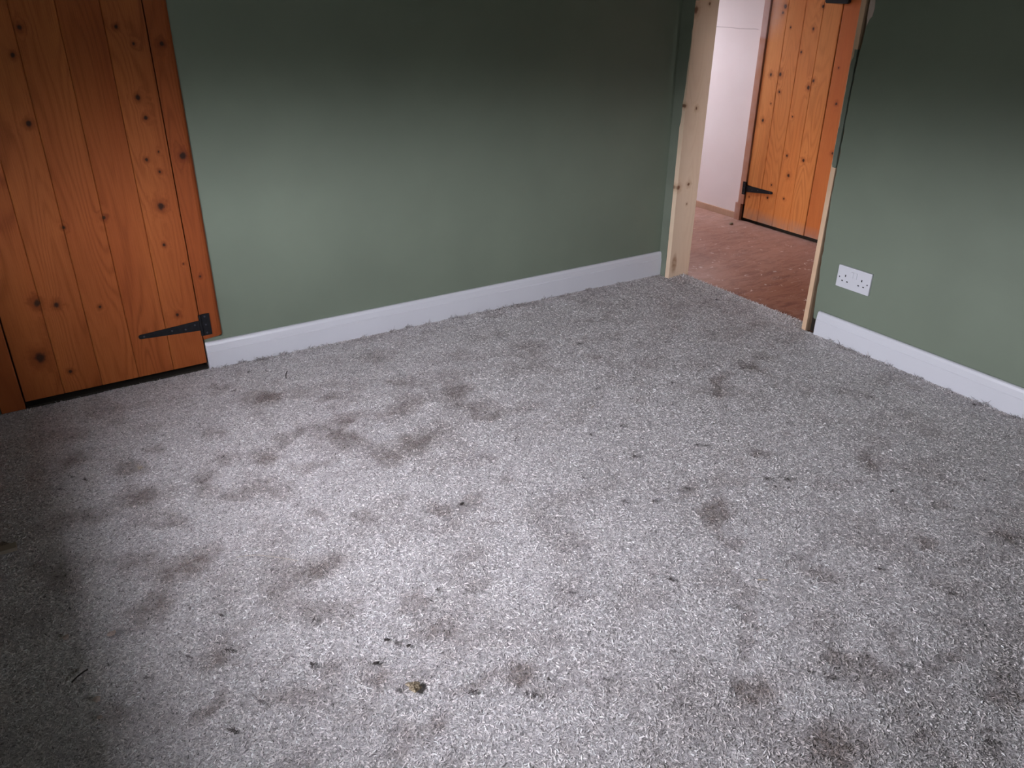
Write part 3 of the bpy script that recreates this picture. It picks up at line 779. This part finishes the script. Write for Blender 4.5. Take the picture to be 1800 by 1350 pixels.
def pile_col(px, py, n):
    s = patches(px.astype(float), py.astype(float))[:, None]
    warm = vnoise(px, py, 5, 31)[:, None]
    clean = np.array([[0.76, 0.72, 0.715]]); soil = np.array([[0.33, 0.275, 0.25]])*(1-warm*0.5)+np.array([[0.32, 0.315, 0.30]])*warm*0.5
    v = nr.normal(0.98, 0.22, n)[:, None]
    c = clean*(1-s)+soil*s
    pick = nr.random(n)[:, None]
    v = np.where(pick < 0.13, v*0.42, v); v = np.where(pick > 0.90, v*1.35, v)
    return np.clip(c*v, 0.02, 0.95)
N = 620000
px = nr.uniform(-3.15, -0.002, N); py = nr.uniform(-3.15, -0.003, N)
# only the part of the room in reach of the eye keeps the dense pile
keep = ~((px < -2.3) & (py < -2.5))
px, py = px[keep], py[keep]
k_ = 6500; t_ = nr.random(k_)
px = np.concatenate([px, -0.015+nr.random(k_)*((0.100*(1-t_)+0.066*t_)+0.010)]); py = np.concatenate([py, -0.084-t_*0.796])
pl_ = tufts('carpet_pile', px, py, 0.0095, 0.0021, cp, pile_col, upr=0.28)
pl_['kind'] = 'stuff'
# fuzzy edges: frayed pile against the skirtings, under the door and at the threshold
def edge_pts():
    xs, ys = [], []
    k = 7000; xs.append(nr.uniform(-3.1, 0, k)); ys.append(-0.020-np.abs(nr.normal(0, 0.006, k)))
    k = 6000; ys.append(nr.uniform(-3.0, -0.93, k)); xs.append(-0.020-np.abs(nr.normal(0, 0.006, k)))
    k = 5000; t = nr.random(k); yy = -0.082-t*0.80; xs.append((0.100*(1-t)+0.066*t)*nr.random(k)**0.7); ys.append(yy)
    return np.concatenate(xs), np.concatenate(ys)
ex, ey = edge_pts()
fr = tufts('frayed_edge', ex, ey, 0.012, 0.0018, cp, pile_col, upr=0.9, zf=lambda X, Y: dip(X, Y))
fr['kind'] = 'stuff'
# individual fluffs standing up at the skirting
def wisps(pts, L):
    a = np.array(pts); rep = 14
    return np.repeat(a[:, 0], rep)+nr.normal(0, 0.004, len(a)*rep), np.repeat(a[:, 1], rep)+nr.normal(0, 0.002, len(a)*rep)
wp = [(nr.uniform(-2.18, -0.1), -0.024) for _ in range(46)] + [(-0.024, nr.uniform(-1.9, -0.97)) for _ in range(26)]
wx_, wy_ = wisps(wp, 0.02)
ws = tufts('frayed_wisps', wx_, wy_, 0.020, 0.0020, cp, lambda a, b_, n: pile_col(a, b_, n)*0.8, upr=1.6, zf=lambda X, Y: dip(X, Y))
ws['kind'] = 'stuff'

# ------------------------------------------------------------------ bits lying on the carpet
def zc(x, y): return float(dip(x, y))
def blob(name, x, y, r, mat, parent=None, seed=0, sq=0.6, dz=0.0, el=1.0, rot=0.0):
    bm = bmesh.new(); bmesh.ops.create_icosphere(bm, subdivisions=2, radius=1.0)
    q = random.Random(seed)
    for v_ in bm.verts:
        k_ = 1+q.uniform(-0.28, 0.28); v_.co = Vector((v_.co.x*r*k_*el, v_.co.y*r*k_, v_.co.z*r*sq*k_))
    me = bpy.data.meshes.new(name); bm.to_mesh(me); bm.free(); me.materials.append(mat)
    o = bpy.data.objects.new(name, me); COL.objects.link(o)
    o.location = (x, y, zc(x, y)+0.0015+r*sq*0.6+dz); o.rotation_euler = (0, 0, rot)
    return o
def fluff_mesh(seed, mat, r=0.006, n=26):
    """a curled knot of loose fibres"""
    q = random.Random(seed); v, f = [], []
    for i in range(n):
        p0 = Vector((q.gauss(0, r*0.35), q.gauss(0, r*0.3), abs(q.gauss(0, r*0.25))))
        d = Vector((q.gauss(0, 1), q.gauss(0, 1), q.gauss(0, 0.5))).normalized()
        for s_ in range(3):
            side = d.cross(Vector((0, 0, 1))).normalized()*0.0006 if d.cross(Vector((0, 0, 1))).length > 0.01 else Vector((0.0006, 0, 0))
            p1 = p0+d*r*0.45; k_ = len(v)
            v += [tuple(p0-side), tuple(p0+side), tuple(p1+side), tuple(p1-side)]; f.append((k_, k_+1, k_+2, k_+3))
            p0 = p1; d = (d+Vector((q.gauss(0, 0.6), q.gauss(0, 0.6), q.gauss(0, 0.3)-0.1))).normalized()
    me = bpy.data.meshes.new('lint_tuft'); me.from_pydata(v, [], f); me.materials.append(mat); return me
FLUFF= [(-2.697, -0.542), (-2.668, -0.578), (-2.734, -0.593), (-2.515, -0.716), (-2.43, -0.433), (-2.072, -0.12), (-2.083, -0.347), (-2.155, -0.243), (-1.774, -1.686), (-1.544, -1.778), (-1.695, -1.957), (-1.78, -2.069), (-1.428, -1.479), (-1.188, -1.54), (-0.833, -0.932), (-0.82, -0.994), (-0.916, -1.106), (-0.911, -0.889), (-0.885, -1.215), (-0.788, -1.394), (-0.699, -1.41), (-0.962, -1.633), (-0.994, -1.664), (-1.013, -1.598), (-0.973, -1.613), (-0.759, -1.83), (-1.222, -1.876), (-1.084, -2.02), (-1.32, -2.234), (-1.321, -2.428), (-1.408, -2.357), (-1.349, -2.439), (-1.475, -2.176), (-1.497, -2.146), (-2.538, -1.276), (-2.484, -1.333), (-2.576, -1.423), (-2.498, -1.448), (-2.661, -1.437), (-2.546, -1.661), (-2.48, -1.622), (-2.361, -1.582), (-2.341, -1.244), (-2.313, -1.457), (-2.187, -1.619), (-2.013, -1.895), (-2.025, -1.884), (-2.113, -1.822), (-2.241, -1.737), (-1.966, -1.877), (-1.87, -1.936), (-1.02, -2.163), (-0.686, -1.755), (-0.06, -1.659), (-0.392, -1.795), (-0.484, -1.937), (-0.3, -1.549), (-0.311, -1.441), (-1.977, -1.554), (-2.033, -1.515), (-1.432, -1.467), (-1.36, -1.512), (-1.03, -1.373), (-1.048, -1.357), (-0.067, -0.329), (-0.051, -0.451), (-0.138, -0.457), (-0.192, -0.349), (-0.279, -0.163), (-1.241, -1.514), (-0.498, -0.82), (-0.586, -0.701), (-0.543, -0.688), (-0.889, -0.535), (-0.978, -0.588), (-1.228, -0.899), (-1.074, -0.889), (-1.172, -1.14), (-1.213, -1.255), (-1.257, -1.305), (-1.318, -1.302), (-1.291, -1.134), (-1.365, -0.895), (-1.502, -1.028), (-1.457, -1.316), (-1.351, -1.273), (-1.286, -1.759)]

fm = [fluff_mesh(100+i, M_lint3 if i % 2 else M_lint2, r=0.0038+0.0010*(i % 3), n=20) for i in range(8)]
src = None
for i, (x, y) in enumerate(FLUFF):
    if src is None:
        o = bpy.data.objects.new('lint_tuft', fm[0]); src = o
    else:
        o = src.copy(); o.data = fm[i % 8]
    COL.objects.link(o); s_ = rnd.uniform(0.6, 1.25)
    o.location = (x, y, zc(x, y)+0.003); o.rotation_euler = (0, 0, rnd.uniform(0, 6.28)); o.scale = (s_*rnd.uniform(1.0, 1.7), s_*0.8, s_)
    tag(o, 'tiny dark tuft of loose lint caught on the grey carpet', 'lint', 'loose lint tufts scattered over the carpet')

# dried leaf scrap near the bottom centre
def scrap(name, outline, x, y, th, mat, rot, curl=0.004, z0=0.004):
    n = len(outline); cx = sum(p_[0] for p_ in outline)/n; cy = sum(p_[1] for p_ in outline)/n
    v = [(cx, cy, curl)]; ring = 3
    for k_ in range(1, ring+1):
        for i, (a, b_) in enumerate(outline):
            t = k_/ring; v.append((cx+(a-cx)*t, cy+(b_-cy)*t, curl*(1-t*t)+0.0012*math.sin(i*2.3+k_)))
    f = [(0, 1+i, 1+(i+1) % n) for i in range(n)]
    for k_ in range(ring-1):
        for i in range(n): f.append((1+k_*n+i, 1+(k_+1)*n+i, 1+(k_+1)*n+(i+1) % n, 1+k_*n+(i+1) % n))
    me = bpy.data.meshes.new(name); me.from_pydata(v, [], f); me.materials.append(mat)
    o = bpy.data.objects.new(name, me); COL.objects.link(o)
    o.location = (x, y, zc(x, y)+z0); o.rotation_euler = (0, 0, rot)
    m_ = o.modifiers.new('thickness', 'SOLIDIFY'); m_.thickness = th
    return o
lf = scrap('dried_leaf', [(-.017, .010), (-.011, .014), (-.002, .011), (.004, .014), (.014, .009), (.012, .002), (.016, -.004), (.008, -.011), (.002, -.017), (-.004, -.010), (-.010, -.006), (-.009, .002)], -2.209, -1.748, 0.0008, M_leaf, -0.35)
tag(lf, 'crumpled brown scrap of dry leaf on the carpet near the bottom centre', 'leaf')
def fibre(name, pts, r, mat, label, cat):
    cu = bpy.data.curves.new(name, 'CURVE'); cu.dimensions = '3D'; cu.bevel_depth = r; cu.bevel_resolution = 1
    s_ = cu.splines.new('NURBS'); s_.points.add(len(pts)-1); s_.use_endpoint_u = True; s_.order_u = 3
    for q, (x, y, z) in zip(s_.points, pts): q.co = (x, y, zc(x, y)+z, 1)
    o = bpy.data.objects.new(name, cu); COL.objects.link(o)
    me = bpy.data.meshes.new_from_object(o.evaluated_get(bpy.context.evaluated_depsgraph_get()))
    bpy.data.objects.remove(o, do_unlink=True)
    me.materials.clear(); me.materials.append(mat)
    o = bpy.data.objects.new(name, me); COL.objects.link(o); tag(o, label, cat); return o
fibre('thread', [(-2.40, -1.155, .008), (-2.37, -1.165, .010), (-2.335, -1.19, .009), (-2.30, -1.225, .009), (-2.275, -1.245, .006)], 0.0005, M_sliver, 'long pale thread curving over the brown stain left of centre', 'thread')
fibre('twig', [(-1.974, -0.246, .005), (-1.972, -0.236, .010), (-1.966, -0.225, .016), (-1.960, -0.222, .022)], 0.0016, M_lint, 'short dark curled twig on the carpet just right of the room door', 'twig')
fibre('twig', [(-2.79, -1.372, .005), (-2.775, -1.36, .009), (-2.758, -1.352, .006)], 0.0016, M_lint, 'dark thin twig lying in the shade at lower left', 'twig')
fibre('wood_sliver', [(-1.372, -1.892, .006), (-1.362, -1.899, .009), (-1.352, -1.905, .006)], 0.0013, M_sliver, 'small pale wood sliver on the carpet right of centre', 'sliver')
fibre('wood_sliver', [(-1.185, -1.0, .006), (-1.175, -0.993, .010), (-1.165, -0.99, .006)], 0.0012, M_sliver, 'tiny pale wood sliver at the middle of the carpet', 'sliver')
for i, (x, y, r, lab) in enumerate((
        (-2.700, -1.266, .0065, 'pinkish plaster crumb beside a raised fluff at lower left, the largest one'),
        (-2.785, -1.225, .0055, 'pinkish plaster crumb deepest in the shade at lower left'),
        (-2.753, -1.443, .0060, 'pinkish plaster crumb just below the dark thin twig at lower left'),
        (-2.755, -1.492, .0040, 'smallest plaster crumb, nearest the bottom left corner'))):
    tag(blob('plaster_crumb', x, y, r, M_crumb, seed=40+i, el=1.3, rot=i*0.9), lab, 'crumb', 'plaster crumbs on the carpet')
for i, (x, y, r, lab) in enumerate((
        (-2.200, -1.599, .0035, 'black crumb of dirt, upper left of the three above the dry leaf'),
        (-2.247, -1.648, .0040, 'black elongated crumb of dirt left of the dry leaf'),
        (-2.168, -1.639, .0030, 'black crumb of dirt straight above the dry leaf'),
        (-1.816, -1.244, .0038, 'black crumb of dirt alone at the centre of the carpet'))):
    tag(blob('dirt_crumb', x, y, r, M_lint, seed=60+i, el=1.8, rot=-0.6+i*0.3), lab, 'crumb', 'black dirt crumbs on the carpet')
# raised grey fluff next to the biggest crumb
fo = bpy.data.objects.new('carpet_fluff', fluff_mesh(300, M_fl, r=0.008, n=50)); COL.objects.link(fo); fo.location = (-2.684, -1.268, 0.003)
tag(fo, 'raised grey carpet fluff beside the largest plaster crumb', 'fluff')
fo = bpy.data.objects.new('carpet_fluff', fluff_mesh(301, M_sliver, r=0.008, n=30)); COL.objects.link(fo); fo.location = (-2.523, -0.594, 0.003)
tag(fo, 'pale white fluff on the carpet in front of the room door', 'fluff')
# offcut of timber poking in from the dark left edge
b = MB(); b.box((-3.02, -0.834, 0.002), (-2.852, -0.808, 0.013)); oc = b.build('timber_offcut', M_off, bevel=0.001)
tag(oc, 'thin pale timber offcut poking in from the dark left edge', 'offcut')
# hall floor litter
b = blob('wood_chip', 0.985, 0.455, 0.010, M_leaf, seed=80, sq=0.4, el=1.9, rot=0.4); b.location.z = -0.026+0.005
tag(b, 'dark brown chip on the bare hall floor below the white wall', 'chip')
for i, (x, y, r) in enumerate(((0.52, -0.29, .007), (0.33, -0.40, .005), (0.47, -0.70, .008), (0.27, -0.70, .005), (0.60, -0.52, .006), (0.17, -0.78, .005), (0.86, 0.33, .005))):
    b = blob('plaster_flake', x, y, r, M_crumb, seed=90+i, sq=0.15, el=1.6, rot=i); b.location.z = float(dip(x, y))-0.0105
    tag(b, 'pale plaster flake lying on the bare reddish hall floor', 'flake', 'plaster flakes on the hall floor')
